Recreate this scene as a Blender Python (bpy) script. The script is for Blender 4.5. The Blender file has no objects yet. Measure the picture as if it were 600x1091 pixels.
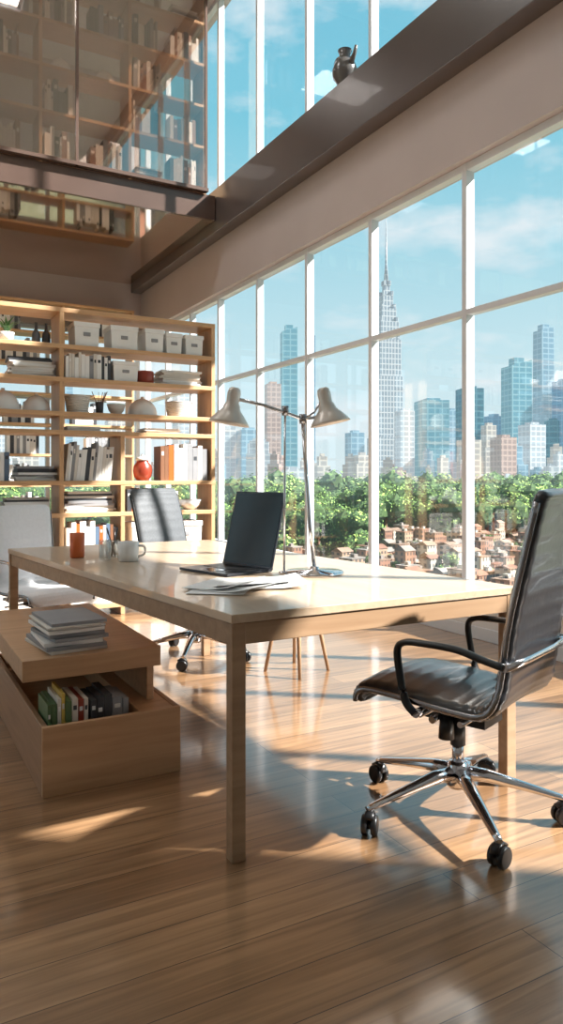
import bpy, bmesh, math, random
from mathutils import Vector, Matrix

scene = bpy.context.scene
R = random.Random

# ------------------------------------------------------------------ colour / materials
def lin(c):
    return tuple(((x/255)/12.92 if x/255 <= 0.04045 else (((x/255)+0.055)/1.055)**2.4) for x in c) + (1.0,)

def new_mat(name):
    m = bpy.data.materials.new(name); m.use_nodes = True
    nt = m.node_tree
    return m, nt, nt.nodes['Principled BSDF']

def plain(name, col, rough=0.5, metal=0.0, var=0.06, scale=6.0, spec=0.5, bump=0.0, coat=0.0, haze=0.0, hz=(196, 218, 226)):
    m, nt, b = new_mat(name)
    b.inputs['Roughness'].default_value = rough
    b.inputs['Metallic'].default_value = metal
    b.inputs['Specular IOR Level'].default_value = spec
    b.inputs['Coat Weight'].default_value = coat
    tc = nt.nodes.new('ShaderNodeTexCoord')
    n = nt.nodes.new('ShaderNodeTexNoise'); n.inputs['Scale'].default_value = scale; n.inputs['Detail'].default_value = 4
    nt.links.new(tc.outputs['Object'], n.inputs['Vector'])
    r = nt.nodes.new('ShaderNodeValToRGB')
    c = lin(col)
    r.color_ramp.elements[0].position = 0.3; r.color_ramp.elements[1].position = 0.7
    r.color_ramp.elements[0].color = tuple(x*(1-var) for x in c[:3])+(1,)
    r.color_ramp.elements[1].color = tuple(min(1, x*(1+var)) for x in c[:3])+(1,)
    nt.links.new(n.outputs['Fac'], r.inputs['Fac'])
    nt.links.new(r.outputs['Color'], b.inputs['Base Color'])
    if bump > 0:
        bp = nt.nodes.new('ShaderNodeBump'); bp.inputs['Strength'].default_value = bump; bp.inputs['Distance'].default_value = 0.01
        nt.links.new(n.outputs['Fac'], bp.inputs['Height']); nt.links.new(bp.outputs['Normal'], b.inputs['Normal'])
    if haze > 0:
        em = nt.nodes.new('ShaderNodeEmission'); em.inputs['Color'].default_value = lin(hz); em.inputs['Strength'].default_value = 0.85  # distance haze painted in as a pale glow
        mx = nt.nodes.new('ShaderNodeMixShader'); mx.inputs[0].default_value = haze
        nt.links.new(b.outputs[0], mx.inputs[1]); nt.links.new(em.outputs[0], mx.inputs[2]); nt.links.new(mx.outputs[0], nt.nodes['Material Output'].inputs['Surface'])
    return m

def wood(name, dark, light, rough=0.4, axis='X', scale=1.0, coat=0.0):
    m, nt, b = new_mat(name)
    tc = nt.nodes.new('ShaderNodeTexCoord')
    mp = nt.nodes.new('ShaderNodeMapping')
    s = {'X': (1.2, 18, 18), 'Y': (18, 1.2, 18), 'Z': (18, 18, 1.2)}[axis]
    mp.inputs['Scale'].default_value = tuple(v*scale for v in s)
    n = nt.nodes.new('ShaderNodeTexNoise'); n.inputs['Scale'].default_value = 1.6; n.inputs['Detail'].default_value = 6; n.inputs['Distortion'].default_value = 0.6
    r = nt.nodes.new('ShaderNodeValToRGB')
    r.color_ramp.elements[0].position = 0.3; r.color_ramp.elements[1].position = 0.72
    r.color_ramp.elements[0].color = lin(dark); r.color_ramp.elements[1].color = lin(light)
    nt.links.new(tc.outputs['Object'], mp.inputs['Vector']); nt.links.new(mp.outputs['Vector'], n.inputs['Vector'])
    nt.links.new(n.outputs['Fac'], r.inputs['Fac']); nt.links.new(r.outputs['Color'], b.inputs['Base Color'])
    b.inputs['Roughness'].default_value = rough
    b.inputs['Coat Weight'].default_value = coat
    return m

def floor_mat():
    m, nt, b = new_mat('oak_plank_floor')
    tc = nt.nodes.new('ShaderNodeTexCoord')
    br = nt.nodes.new('ShaderNodeTexBrick')
    br.inputs['Scale'].default_value = 1.0
    br.inputs['Brick Width'].default_value = 2.3
    br.inputs['Row Height'].default_value = 0.15
    br.inputs['Mortar Size'].default_value = 0.0016
    br.inputs['Mortar Smooth'].default_value = 0.3
    br.inputs['Color1'].default_value = lin((170, 134, 100))
    br.inputs['Color2'].default_value = lin((140, 106, 76))
    br.inputs['Mortar'].default_value = lin((76, 54, 38))
    br.offset = 0.37
    nt.links.new(tc.outputs['Object'], br.inputs['Vector'])
    mp = nt.nodes.new('ShaderNodeMapping'); mp.inputs['Scale'].default_value = (0.8, 16, 1)
    n = nt.nodes.new('ShaderNodeTexNoise'); n.inputs['Scale'].default_value = 2.2; n.inputs['Detail'].default_value = 7; n.inputs['Distortion'].default_value = 0.8
    nt.links.new(tc.outputs['Object'], mp.inputs['Vector']); nt.links.new(mp.outputs['Vector'], n.inputs['Vector'])
    rr = nt.nodes.new('ShaderNodeValToRGB')
    rr.color_ramp.elements[0].position = 0.28; rr.color_ramp.elements[0].color = (0.55, 0.51, 0.47, 1)
    rr.color_ramp.elements[1].position = 0.68; rr.color_ramp.elements[1].color = (1.1, 1.08, 1.06, 1)
    nt.links.new(n.outputs['Fac'], rr.inputs['Fac'])
    mx = nt.nodes.new('ShaderNodeMix'); mx.data_type = 'RGBA'; mx.blend_type = 'MULTIPLY'; mx.inputs[0].default_value = 1
    nt.links.new(br.outputs['Color'], mx.inputs[6]); nt.links.new(rr.outputs['Color'], mx.inputs[7])
    nt.links.new(mx.outputs[2], b.inputs['Base Color'])
    b.inputs['Roughness'].default_value = 0.28
    b.inputs['Coat Weight'].default_value = 0.9; b.inputs['Coat Roughness'].default_value = 0.11
    bp = nt.nodes.new('ShaderNodeBump'); bp.inputs['Strength'].default_value = 0.2; bp.inputs['Distance'].default_value = 0.002
    inv = nt.nodes.new('ShaderNodeMath'); inv.operation = 'SUBTRACT'; inv.inputs[0].default_value = 1
    nt.links.new(br.outputs['Fac'], inv.inputs[1]); nt.links.new(inv.outputs[0], bp.inputs['Height'])
    nt.links.new(bp.outputs['Normal'], b.inputs['Normal'])
    return m

def pane_mat(name, tint=(1, 1, 1, 1), gloss=0.06, rough=0.0):
    m = bpy.data.materials.new(name); m.use_nodes = True
    nt = m.node_tree; nt.nodes.clear()
    o = nt.nodes.new('ShaderNodeOutputMaterial')
    t = nt.nodes.new('ShaderNodeBsdfTransparent'); t.inputs['Color'].default_value = tint
    g = nt.nodes.new('ShaderNodeBsdfGlossy'); g.inputs['Roughness'].default_value = rough
    mx = nt.nodes.new('ShaderNodeMixShader'); mx.inputs[0].default_value = gloss
    nt.links.new(t.outputs[0], mx.inputs[1]); nt.links.new(g.outputs[0], mx.inputs[2]); nt.links.new(mx.outputs[0], o.inputs[0])
    return m

def facade(name, wall, glass, haze=0.35, fw=9.0, fh=7.0, hz=(200, 224, 234), metal=0.35, mort=0.9):
    m = bpy.data.materials.new(name); m.use_nodes = True
    nt = m.node_tree; b = nt.nodes['Principled BSDF']; o = nt.nodes['Material Output']
    tc = nt.nodes.new('ShaderNodeTexCoord'); sp = nt.nodes.new('ShaderNodeSeparateXYZ')
    ad = nt.nodes.new('ShaderNodeMath'); ad.operation = 'ADD'
    cb = nt.nodes.new('ShaderNodeCombineXYZ')
    nt.links.new(tc.outputs['Object'], sp.inputs[0])
    nt.links.new(sp.outputs['X'], ad.inputs[0]); nt.links.new(sp.outputs['Y'], ad.inputs[1])
    nt.links.new(ad.outputs[0], cb.inputs['X']); nt.links.new(sp.outputs['Z'], cb.inputs['Y'])
    br = nt.nodes.new('ShaderNodeTexBrick'); br.offset = 0.0
    br.inputs['Scale'].default_value = 1
    br.inputs['Brick Width'].default_value = fw; br.inputs['Row Height'].default_value = fh
    br.inputs['Mortar Size'].default_value = mort; br.inputs['Mortar Smooth'].default_value = 0.3
    g = lin(glass)
    br.inputs['Color1'].default_value = g; br.inputs['Color2'].default_value = tuple(x*0.8 for x in g[:3])+(1,)
    br.inputs['Mortar'].default_value = lin(wall)
    nt.links.new(cb.outputs[0], br.inputs['Vector'])
    nt.links.new(br.outputs['Color'], b.inputs['Base Color'])
    b.inputs['Roughness'].default_value = 0.35
    b.inputs['Metallic'].default_value = metal
    em = nt.nodes.new('ShaderNodeEmission'); em.inputs['Color'].default_value = lin(hz); em.inputs['Strength'].default_value = 0.9  # aerial haze and brightening painted in as a tinted glow
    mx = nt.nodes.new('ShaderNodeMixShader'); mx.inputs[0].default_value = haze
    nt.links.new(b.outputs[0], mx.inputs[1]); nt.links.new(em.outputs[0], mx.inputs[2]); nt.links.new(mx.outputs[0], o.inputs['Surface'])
    return m

M = {}
M['floor'] = floor_mat()
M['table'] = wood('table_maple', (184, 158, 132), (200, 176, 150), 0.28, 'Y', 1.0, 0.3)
M['tablex'] = wood('table_maple_shaded', (152, 120, 92), (172, 140, 110), 0.4, 'X')  # maple of the top, darkened to paint in the apron's shade
M['shelf'] = wood('shelf_beech', (192, 150, 110), (214, 174, 132), 0.45, 'X')
M['shelfz'] = wood('shelf_upright_beech', (186, 144, 104), (208, 168, 126), 0.45, 'Z')
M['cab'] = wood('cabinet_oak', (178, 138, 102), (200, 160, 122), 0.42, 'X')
M['cabshade'] = wood('cabinet_oak_shaded', (146, 110, 82), (168, 130, 100), 0.45, 'Y')  # same oak as the front, side shade painted into the colour
M['wall'] = plain('mauve_plaster', (186, 175, 174), 0.55, var=0.03, scale=2)
M['wallw'] = plain('white_plaster', (214, 214, 215), 0.6, var=0.02, scale=2)
M['frame'] = plain('white_window_frame', (210, 215, 222), 0.35, var=0.02)
M['beam'] = plain('dark_lacquered_beam', (84, 76, 74), 0.28, var=0.08, scale=2, coat=0.25)
M['slab'] = plain('polished_bronze_ceiling', (220, 200, 186), 0.05, metal=0.95, var=0.06, scale=1.5)
M['slabedge'] = plain('bronze_fascia', (108, 88, 80), 0.22, metal=0.4, var=0.1, scale=2)
M['glass'] = pane_mat('window_pane', (0.97, 0.99, 1, 1), 0.07)
M['tint'] = pane_mat('bronze_tinted_glass', (0.82, 0.74, 0.68, 1), 0.30, 0.02)
M['chrome'] = plain('polished_chrome', (215, 215, 220), 0.10, metal=1.0, var=0.03)
M['steel'] = plain('brushed_steel', (150, 150, 154), 0.25, metal=1.0, var=0.05)
M['leather'] = plain('black_grey_leather', (36, 37, 41), 0.3, var=0.1, scale=40, bump=0.05, coat=0.3)
M['plastic'] = plain('black_plastic', (24, 24, 26), 0.35, var=0.1)
M['greymesh'] = plain('grey_mesh_fabric', (84, 86, 90), 0.6, var=0.12, scale=80)
M['whitemesh'] = plain('pale_upholstery', (240, 240, 243), 0.5, var=0.03, scale=60)
M['white'] = plain('white_card', (238, 237, 236), 0.5, var=0.03)
M['cream'] = plain('cream_paper', (220, 214, 207), 0.6, var=0.05)
M['grey'] = plain('grey_cloth_cover', (144, 144, 148), 0.6, var=0.1)
M['dgrey'] = plain('charcoal_cover', (66, 68, 74), 0.5, var=0.1)
M['brown'] = plain('brown_cover', (130, 88, 62), 0.5, var=0.1)
M['orange'] = plain('orange_glaze', (208, 102, 48), 0.3, var=0.06)
M['red'] = plain('terracotta_red', (150, 62, 44), 0.3, var=0.1)
M['green'] = plain('green_cover', (96, 122, 82), 0.5, var=0.1)
M['blue'] = plain('slate_blue_cover', (92, 112, 136), 0.5, var=0.1)
M['yellow'] = plain('yellow_cover', (212, 182, 88), 0.5, var=0.1)
M['ceramic'] = plain('white_ceramic', (234, 232, 230), 0.2, var=0.03)
M['jug'] = plain('smoky_glazed_jug', (92, 88, 86), 0.2, var=0.08)
M['leaf'] = plain('leaf_green', (66, 104, 54), 0.5, var=0.3, scale=30)
M['lampshade'] = plain('satin_lamp_shade', (222, 213, 204), 0.3, metal=0.25, var=0.04)
M['screen'] = plain('laptop_screen', (24, 26, 34), 0.12, var=0.05)
M['laptop'] = plain('dark_aluminium', (58, 60, 66), 0.3, metal=0.7, var=0.05)
M['glasscup'] = pane_mat('clear_tumbler', (0.86, 0.88, 0.88, 1), 0.18, 0.02)
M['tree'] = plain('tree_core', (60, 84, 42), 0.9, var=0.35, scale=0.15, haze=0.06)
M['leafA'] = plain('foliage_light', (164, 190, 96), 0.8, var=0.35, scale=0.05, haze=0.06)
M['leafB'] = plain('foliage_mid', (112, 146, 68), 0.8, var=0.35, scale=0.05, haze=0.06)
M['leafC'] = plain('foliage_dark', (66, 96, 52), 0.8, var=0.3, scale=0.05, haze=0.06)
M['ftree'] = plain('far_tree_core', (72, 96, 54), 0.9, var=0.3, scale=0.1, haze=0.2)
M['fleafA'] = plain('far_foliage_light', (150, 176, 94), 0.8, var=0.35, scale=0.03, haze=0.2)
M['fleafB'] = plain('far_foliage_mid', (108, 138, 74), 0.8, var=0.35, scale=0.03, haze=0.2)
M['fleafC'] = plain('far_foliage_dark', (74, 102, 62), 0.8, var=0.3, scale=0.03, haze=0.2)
M['ground'] = plain('city_ground', (96, 98, 74), 0.9, var=0.3, scale=0.02)
M['roof'] = plain('brown_rooftops', (128, 104, 88), 0.8, var=0.3, scale=0.1)
M['roof2'] = plain('grey_rooftops', (124, 116, 110), 0.8, var=0.3, scale=0.1)
M['roof3'] = plain('clay_rooftops', (124, 88, 72), 0.8, var=0.3, scale=0.1)
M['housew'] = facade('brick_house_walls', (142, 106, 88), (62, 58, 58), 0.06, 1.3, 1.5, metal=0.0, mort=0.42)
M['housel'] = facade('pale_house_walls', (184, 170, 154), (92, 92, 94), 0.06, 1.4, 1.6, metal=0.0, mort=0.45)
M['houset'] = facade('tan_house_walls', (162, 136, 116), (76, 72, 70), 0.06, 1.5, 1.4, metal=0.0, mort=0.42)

# ------------------------------------------------------------------ mesh builder
class MB:
    def __init__(s):
        s.v = []; s.f = []; s.mi = []; s.sm = []; s.mats = []
    def mat(s, m):
        if isinstance(m, str): m = M[m]
        if m not in s.mats: s.mats.append(m)
        return s.mats.index(m)
    def add(s, vs, fs, m, smooth=False, T=None):
        k = len(s.v); i = s.mat(m)
        for p in vs:
            p = Vector(p)
            s.v.append(T @ p if T is not None else p)
        for f in fs:
            s.f.append([k+a for a in f]); s.mi.append(i); s.sm.append(smooth)
    def hexa(s, b, t, m, T=None):
        s.add(list(b)+list(t), [(0, 3, 2, 1), (4, 5, 6, 7), (0, 1, 5, 4), (1, 2, 6, 5), (2, 3, 7, 6), (3, 0, 4, 7)], m, False, T)
    def box(s, lo, hi, m, T=None):
        x0, y0, z0 = lo; x1, y1, z1 = hi
        s.hexa([(x0, y0, z0), (x1, y0, z0), (x1, y1, z0), (x0, y1, z0)], [(x0, y0, z1), (x1, y0, z1), (x1, y1, z1), (x0, y1, z1)], m, T)
    def loft(s, rings, m, smooth=True, cap=True, T=None):
        n = len(rings[0]); vs = [p for r in rings for p in r]; fs = []
        for a in range(len(rings)-1):
            for i in range(n):
                j = (i+1) % n
                fs.append((a*n+i, a*n+j, (a+1)*n+j, (a+1)*n+i))
        s.add(vs, fs, m, smooth, T)
        if cap:
            k = len(s.v)-len(vs); mi = s.mat(m)
            s.f.append([k+i for i in range(n)][::-1]); s.mi.append(mi); s.sm.append(False)
            s.f.append([k+(len(rings)-1)*n+i for i in range(n)]); s.mi.append(mi); s.sm.append(False)
    def tube(s, pts, r, m, n=10, ra=None, T=None, up=(0, 0, 1)):
        pts = [Vector(p) for p in pts]; rings = []
        for i, p in enumerate(pts):
            if i == 0: d = pts[1]-p
            elif i == len(pts)-1: d = p-pts[i-1]
            else: d = (pts[i+1]-p).normalized()+(p-pts[i-1]).normalized()
            d.normalize()
            u = Vector(up)
            if abs(d.dot(u)) > 0.97: u = Vector((1, 0, 0)) if abs(d.x) < 0.9 else Vector((0, 1, 0))
            a = d.cross(u).normalized(); b = a.cross(d).normalized()
            rr = r[i] if isinstance(r, (list, tuple)) else r
            r2 = (ra[i] if isinstance(ra, (list, tuple)) else ra) if ra is not None else rr
            rings.append([p+a*math.cos(2*math.pi*k/n)*rr+b*math.sin(2*math.pi*k/n)*r2 for k in range(n)])
        s.loft(rings, m, True, True, T)
    def lathe(s, prof, m, c=(0, 0, 0), n=28, T=None, smooth=True):
        vs = []; fs = []
        for (r, z) in prof:
            for k in range(n):
                a = 2*math.pi*k/n
                vs.append((c[0]+r*math.cos(a), c[1]+r*math.sin(a), c[2]+z))
        for a in range(len(prof)-1):
            for i in range(n):
                j = (i+1) % n
                fs.append((a*n+i, a*n+j, (a+1)*n+j, (a+1)*n+i))
        s.add(vs, fs, m, smooth, T)
    def obj(s, name, parent=None, bevel=0.0, T=None, segs=2, recalc=True):
        me = bpy.data.meshes.new(name)
        me.from_pydata([tuple(v) for v in s.v], [], s.f)
        for m in s.mats: me.materials.append(m)
        me.polygons.foreach_set('material_index', s.mi)
        me.polygons.foreach_set('use_smooth', s.sm)
        if recalc:
            bm = bmesh.new(); bm.from_mesh(me)
            bmesh.ops.recalc_face_normals(bm, faces=bm.faces)
            bm.to_mesh(me); bm.free()
        ob = bpy.data.objects.new(name, me); scene.collection.objects.link(ob)
        if T is not None: ob.matrix_world = T
        if parent: ob.parent = parent
        if bevel > 0:
            b = ob.modifiers.new('bevel', 'BEVEL'); b.width = bevel; b.segments = segs; b.limit_method = 'ANGLE'; b.angle_limit = math.radians(50)
        return ob

def place(x, y, z=0, rz=0):
    return Matrix.Translation((x, y, z)) @ Matrix.Rotation(math.radians(rz), 4, 'Z')

def spline(pts, n=8):
    P = [Vector(p) for p in pts]; P = [2*P[0]-P[1]]+P+[2*P[-1]-P[-2]]; out = []
    for i in range(1, len(P)-2):
        for k in range(n):
            t = k/n; a, b, c, d = P[i-1], P[i], P[i+1], P[i+2]
            out.append(0.5*((2*b)+(c-a)*t+(2*a-5*b+4*c-d)*t*t+(3*b-a-3*c+d)*t**3))
    out.append(P[-2]); return out

# ------------------------------------------------------------------ room shell
XW = 3.77; YB = 11.6; XL = -5.5; YF = -3.5; ZT = 7.6; YW = -0.2
m = MB(); m.box((XL, YF, -0.2), (XW+0.25, YB+0.25, 0), 'floor'); m.obj('floor')
m = MB(); m.box((XL, YF, ZT), (XW+0.25, YB+0.25, ZT+0.2), 'wallw'); m.obj('ceiling')

m = MB()
m.box((XW, YF, 0), (XW+0.25, YB+0.25, 0.295), 'wallw')
m.box((XW, YF, 0.295), (XW+0.25, YW, 3.50), 'wallw')
m.box((XW, YF, 3.50), (XW+0.25, YB+0.25, 4.67), 'wall')
m.box((XW, YF, 7.35), (XW+0.25, YB+0.25, ZT), 'wall')
m.obj('wall_right')
m = MB(); m.box((3.60, YF, 4.15), (XW, YB, 4.67), 'beam'); m.obj('trim_1', bevel=0.006)  # solid beam added in place of the header's dark mirrored band
m = MB(); m.box((XW-0.03, YW, 0.27), (XW, YB, 0.30), 'frame'); m.box((XW-0.012, YF, 0), (XW, YB, 0.09), 'frame'); m.obj('baseboard_right', bevel=0.003)

def window_x(name, z0, z1, ys, transoms, x=XW+0.06, w=0.024):
    m = MB()
    for y in ys: m.box((x, y-w, z0), (x+0.08, y+w, z1), 'frame')
    for z, h in [(z0+0.028, 0.028), (z1-0.028, 0.028)]+[(t, 0.022) for t in transoms]:
        m.box((x+0.004, ys[0], z-h), (x+0.076, ys[-1], z+h), 'frame')
    m.box((x+0.04, ys[0], z0), (x+0.046, ys[-1], z1), 'glass')
    return m.obj(name, bevel=0.004)
ys = [YW+0.03, 0.9, 1.95, 3.0, 4.126, 5.32, 6.43, 7.54, 8.64, 9.6, 10.6, 11.55]
window_x('window_1', 0.295, 3.50, ys, [2.39])
window_x('mirror_image_window', 4.67, 7.35, [-3.4, -2.6, -1.5, -0.38, 0.74, 1.87]+ys[3:], [])  # upper windows added in place of the lower windows' mirror image

m = MB()
m.box((XL, YB, 0), (XW, YB+0.25, 0.3), 'wall'); m.box((XL, YB, 3.5), (XW, YB+0.25, ZT), 'wall')
m.obj('wall_back')
m = MB()
xs = [XL+0.03]+[XL+1.3*i for i in range(1, 7)]+[XW-0.03]
for x in xs: m.box((x-0.03, YB+0.06, 0.3), (x+0.03, YB+0.15, 3.5), 'frame')
for z in (0.33, 2.39, 3.47): m.box((XL, YB+0.064, z-0.03), (XW, YB+0.146, z+0.03), 'frame')
m.box((XL, YB+0.1, 0.3), (XW, YB+0.106, 3.5), 'glass')
m.obj('window_3', bevel=0.004)
m = MB(); m.box((XL-0.2, YF-0.2, 0), (XW+0.25, YF, ZT), 'wallw'); m.obj('wall_front')
m = MB()
m.box((XL-0.2, YF, 0), (XL, 4.4, ZT), 'wallw')
m.box((XL-0.2, 4.4, 0), (XL, YB, 0.4), 'wallw'); m.box((XL-0.2, 4.4, 6.9), (XL, YB, ZT), 'wallw')
for y in (7.9, YB-0.3): m.box((XL-0.2, y, 0.4), (XL, y+0.3, 6.9), 'wallw')
m.obj('wall_left')
m = MB()
for y in (4.45, 6.0, 8.25, 9.8, YB-0.35): m.box((XL-0.14, y-0.03, 0.4), (XL-0.06, y+0.03, 6.9), 'frame')
for z in (0.43, 2.39, 4.6, 6.87): m.box((XL-0.13, 4.4, z-0.03), (XL-0.07, YB, z+0.03), 'frame')
m.obj('fill_window_left')  # unseen side window, added to let in fill light

# mezzanine slab added in place of a ceiling reflection, with mirror-polished underside
m = MB(); m.box((XL, 8.23, 4.29), (3.59, YB, 4.31), 'slab'); m.box((XL, 8.20, 4.315), (3.59, YB, 4.57), 'slabedge'); m.box((XL, 8.18, 4.28), (3.59, 8.225, 4.572), 'slabedge')
m.obj('added_mezzanine_ceiling')
m = MB()
m.box((XL, 8.12, 4.60), (3.45, 8.14, 7.3), 'tint')
for x in (-4.5, -2.9, -1.3, 0.3, 1.9, 3.43): m.box((x, 8.11, 4.58), (x+0.03, 8.15, 7.5), 'slabedge')
m.box((XL, 8.10, 4.58), (3.47, 8.19, 4.62), 'slabedge')
m.obj('added_glass_screen')  # tinted glass added to give the bookcase a hazy mirrored look

# added fill lights in made-up panel fixtures on the high ceiling, out of view
for (lx, ly) in ((-2.6, 2.6), (0.8, 2.6), (-2.6, 6.2), (0.8, 6.2)):
    m = MB()
    for (a, b) in (((-0.95, -0.45), (0.95, -0.40)), ((-0.95, 0.40), (0.95, 0.45)), ((-0.95, -0.40), (-0.90, 0.40)), ((0.90, -0.40), (0.95, 0.40))):
        m.box((lx+a[0], ly+a[1], 7.50), (lx+b[0], ly+b[1], ZT), 'frame')
    m.box((lx-0.9, ly-0.4, 7.56), (lx+0.9, ly+0.4, ZT), 'frame')
    m.obj('fill_panel')
    ld = bpy.data.lights.new('fill_lamp', 'AREA'); ld.shape = 'RECTANGLE'; ld.size = 1.7; ld.size_y = 0.7; ld.energy = 60 if ly > 5 else 14; ld.color = (1.0, 0.98, 0.96)
    lo = bpy.data.objects.new('fill_lamp', ld); scene.collection.objects.link(lo); lo.location = (lx, ly, 7.53)

# ------------------------------------------------------------------ bookcases
BT = 0.036
def bookcase(name, x0, x1, y, depth, zs, uprights, back=None):
    m = MB()
    for z in zs: m.box((x0, y, z-BT), (x1, y+depth, z), 'shelf')
    for (x, za, zb) in uprights: m.box((x-BT/2, y+0.003, za), (x+BT/2, y+depth-0.003, zb-0.001), 'shelfz')
    return m.obj(name, bevel=0.003)

SY = 6.07; SD = 0.34
ZS = [0.10, 0.55, 0.867, 1.13, 1.544, 1.696, 1.975, 2.245, 2.54]
bookcase('bookshelf', -1.3, 2.665, SY, SD, ZS, [(-1.28, 0, 2.54), (0.10, 0, 2.54), (1.308, 0, 2.54), (1.815, 0, 1.544-BT), (2.646, 0, 2.54)])

def book_row(name, x0, x1, y, z, h0, h1, pal, seed, d=0.2, T0=0.018, T1=0.042, lean=0.0):
    r = R(seed); m = MB(); x = x0
    while x < x1-T0:
        t = min(r.uniform(T0, T1), x1-x); h = r.uniform(h0, h1); dd = d*r.uniform(0.85, 1.0)
        sh = math.tan(lean)*h
        c = r.choice(pal)
        b = [(x, y, z), (x+t, y, z), (x+t, y+dd, z), (x, y+dd, z)]
        tt = [(x+sh, y, z+h), (x+t+sh, y, z+h), (x+t+sh, y+dd, z+h), (x+sh, y+dd, z+h)]
        m.hexa(b, tt, c)
        if r.random() < 0.5:
            k = h*r.uniform(0.6, 0.75); q = math.tan(lean)*k
            c2 = r.choice(['white', 'dgrey', 'cream'])
            m.box((x+q+t*0.2, y-0.001, z+k), (x+q+t*0.8, y+0.001, z+k+h*0.12), c2)
        x += t+0.0015
    return m.obj(name, bevel=0.0012, segs=1)

def paper_stack(name, cx, cy, z, w, d, n, th, pal, seed, rz=0, jit=0.012):
    r = R(seed); m = MB(); zz = 0
    for i in range(n):
        t = th*r.uniform(0.6, 1.3); ww = w*r.uniform(0.86, 1)/2; dd = d*r.uniform(0.88, 1)/2
        T = place(r.uniform(-jit, jit), r.uniform(-jit, jit), zz, r.uniform(-5, 5))
        m.box((-ww, -dd, 0), (ww, dd, t), r.choice(pal), T); zz += t+0.0004
    return m.obj(name, bevel=0.001, T=place(cx, cy, z, rz), segs=1)

def storage_box(name, x0, x1, y, z, h, d=0.24, c='white'):
    m = MB(); w = x1-x0
    m.hexa([(x0+0.008, y+0.005, z), (x1-0.008, y+0.005, z), (x1-0.008, y+d-0.005, z), (x0+0.008, y+d-0.005, z)],
           [(x0+0.002, y, z+h*0.8), (x1-0.002, y, z+h*0.8), (x1-0.002, y+d, z+h*0.8), (x0+0.002, y+d, z+h*0.8)], c)
    m.box((x0-0.004, y-0.006, z+h*0.8), (x1+0.004, y+d+0.006, z+h), c)
    m.box(((x0+x1)/2-0.03, y-0.004, z+h*0.42), ((x0+x1)/2+0.03, y+0.004, z+h*0.58), 'grey')
    return m.obj(name, bevel=0.005)

def bowl(name, x, y, z, r, h, c='ceramic'):
    m = MB()
    m.lathe([(0, 0), (r*0.45, 0), (r*0.5, h*0.06), (r*0.8, h*0.4), (r, h), (r*0.95, h), (r*0.74, h*0.45), (r*0.4, h*0.14), (0, h*0.12)], c)
    return m.obj(name, T=place(x, y, z))

def dome(name, x, y, z, r, h, c='ceramic'):
    m = MB()
    pr = [(0, 0), (r, 0)]+[(r*math.cos(a*math.pi/16), h*(0.05+0.85*math.sin(a*math.pi/16))) for a in range(0, 8)]+[(r*0.12, h*0.92), (r*0.12, h), (0, h)]
    m.lathe(pr, c)
    return m.obj(name, T=place(x, y, z))

def pot(name, x, y, z, r, h, c='red', lid=None):
    m = MB()
    m.lathe([(0, 0), (r*0.6, 0), (r*0.88, h*0.15), (r, h*0.36), (r*0.92, h*0.56), (r*0.62, h*0.70), (r*0.60, h*0.76), (0, h*0.76)], c)
    if lid: m.lathe([(0, h*0.76), (r*0.7, h*0.76), (r*0.72, h*0.82), (r*0.5, h*0.88), (r*0.18, h*0.91), (r*0.14, h), (0, h)], lid)
    return m.obj(name, T=place(x, y, z))

def basket(name, x, y, z, r, h, c='cream'):
    m = MB(); rows = 9
    for i in range(rows):
        rr = r*(0.8+0.2*i/rows); zz = h*(i+0.5)/rows
        ring = [(rr*math.cos(a*math.pi/12), rr*math.sin(a*math.pi/12), zz) for a in range(25)]
        m.tube(ring, h/rows*0.55, c, n=6)
    m.lathe([(0, 0), (r*0.8, 0), (r*0.97, h*0.95), (r*0.93, h*0.95), (r*0.76, 0.01), (0, 0.01)], c)
    return m.obj(name, T=place(x, y, z))

PALW = ['white', 'cream', 'grey', 'white', 'cream', 'dgrey']
PALD = ['white', 'grey', 'dgrey', 'brown', 'cream', 'blue']
PALM = ['white', 'grey', 'dgrey', 'brown', 'cream', 'white', 'orange', 'cream', 'blue']
PALG = ['grey', 'grey', 'white', 'cream', 'grey']
F = SY+0.03
z = 2.245+0.001
def plant(name, x, y, z, s, seed):
    m = MB(); r = R(seed)
    m.lathe([(0, 0), (0.045*s, 0), (0.06*s, 0.07*s), (0.054*s, 0.07*s), (0.05*s, 0.06*s), (0, 0.06*s)], 'ceramic')
    for i in range(26):
        a = r.uniform(0, 2*math.pi); L = r.uniform(0.08, 0.17)*s; o = r.uniform(0.3, 1.0)
        d = Vector((math.cos(a)*o, math.sin(a)*o, 1.2)).normalized(); sd = Vector((-math.sin(a), math.cos(a), 0))
        p0 = Vector((0, 0, 0.06*s)); pm = p0+d*L*0.6; p1 = p0+d*L+Vector((math.cos(a), math.sin(a), -0.5))*L*0.25
        w = 0.011*s
        m.add([p0-sd*w*0.3, p0+sd*w*0.3, pm+sd*w, pm-sd*w, p1], [(0, 1, 2, 3), (3, 2, 4)], 'leaf')
    return m.obj(name, T=place(x, y, z))
plant('potted_plant', 0.90, F+0.08, z, 1.0, 3)
for i, x in enumerate((1.13, 1.21)):
    m = MB(); m.lathe([(0, 0), (0.028, 0), (0.034, 0.03), (0.030, 0.09), (0.012, 0.12), (0.010, 0.17), (0.014, 0.175), (0, 0.175)], 'dgrey')
    m.obj('dark_bottle', T=place(x, F+0.1, z))
storage_box('storage_box', 1.415, 1.625, F, z, 0.20)
storage_box('storage_box', 1.72, 1.955, F, z, 0.20)
storage_box('storage_box', 2.02, 2.19, F, z, 0.20)
storage_box('storage_box', 2.21, 2.36, F, z, 0.18)
storage_box('storage_box', 2.39, 2.56, F, z, 0.18)
book_row('row_of_books', 0.15, 0.6, F, z, 0.17, 0.22, PALW, 91)
z = 1.976
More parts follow.
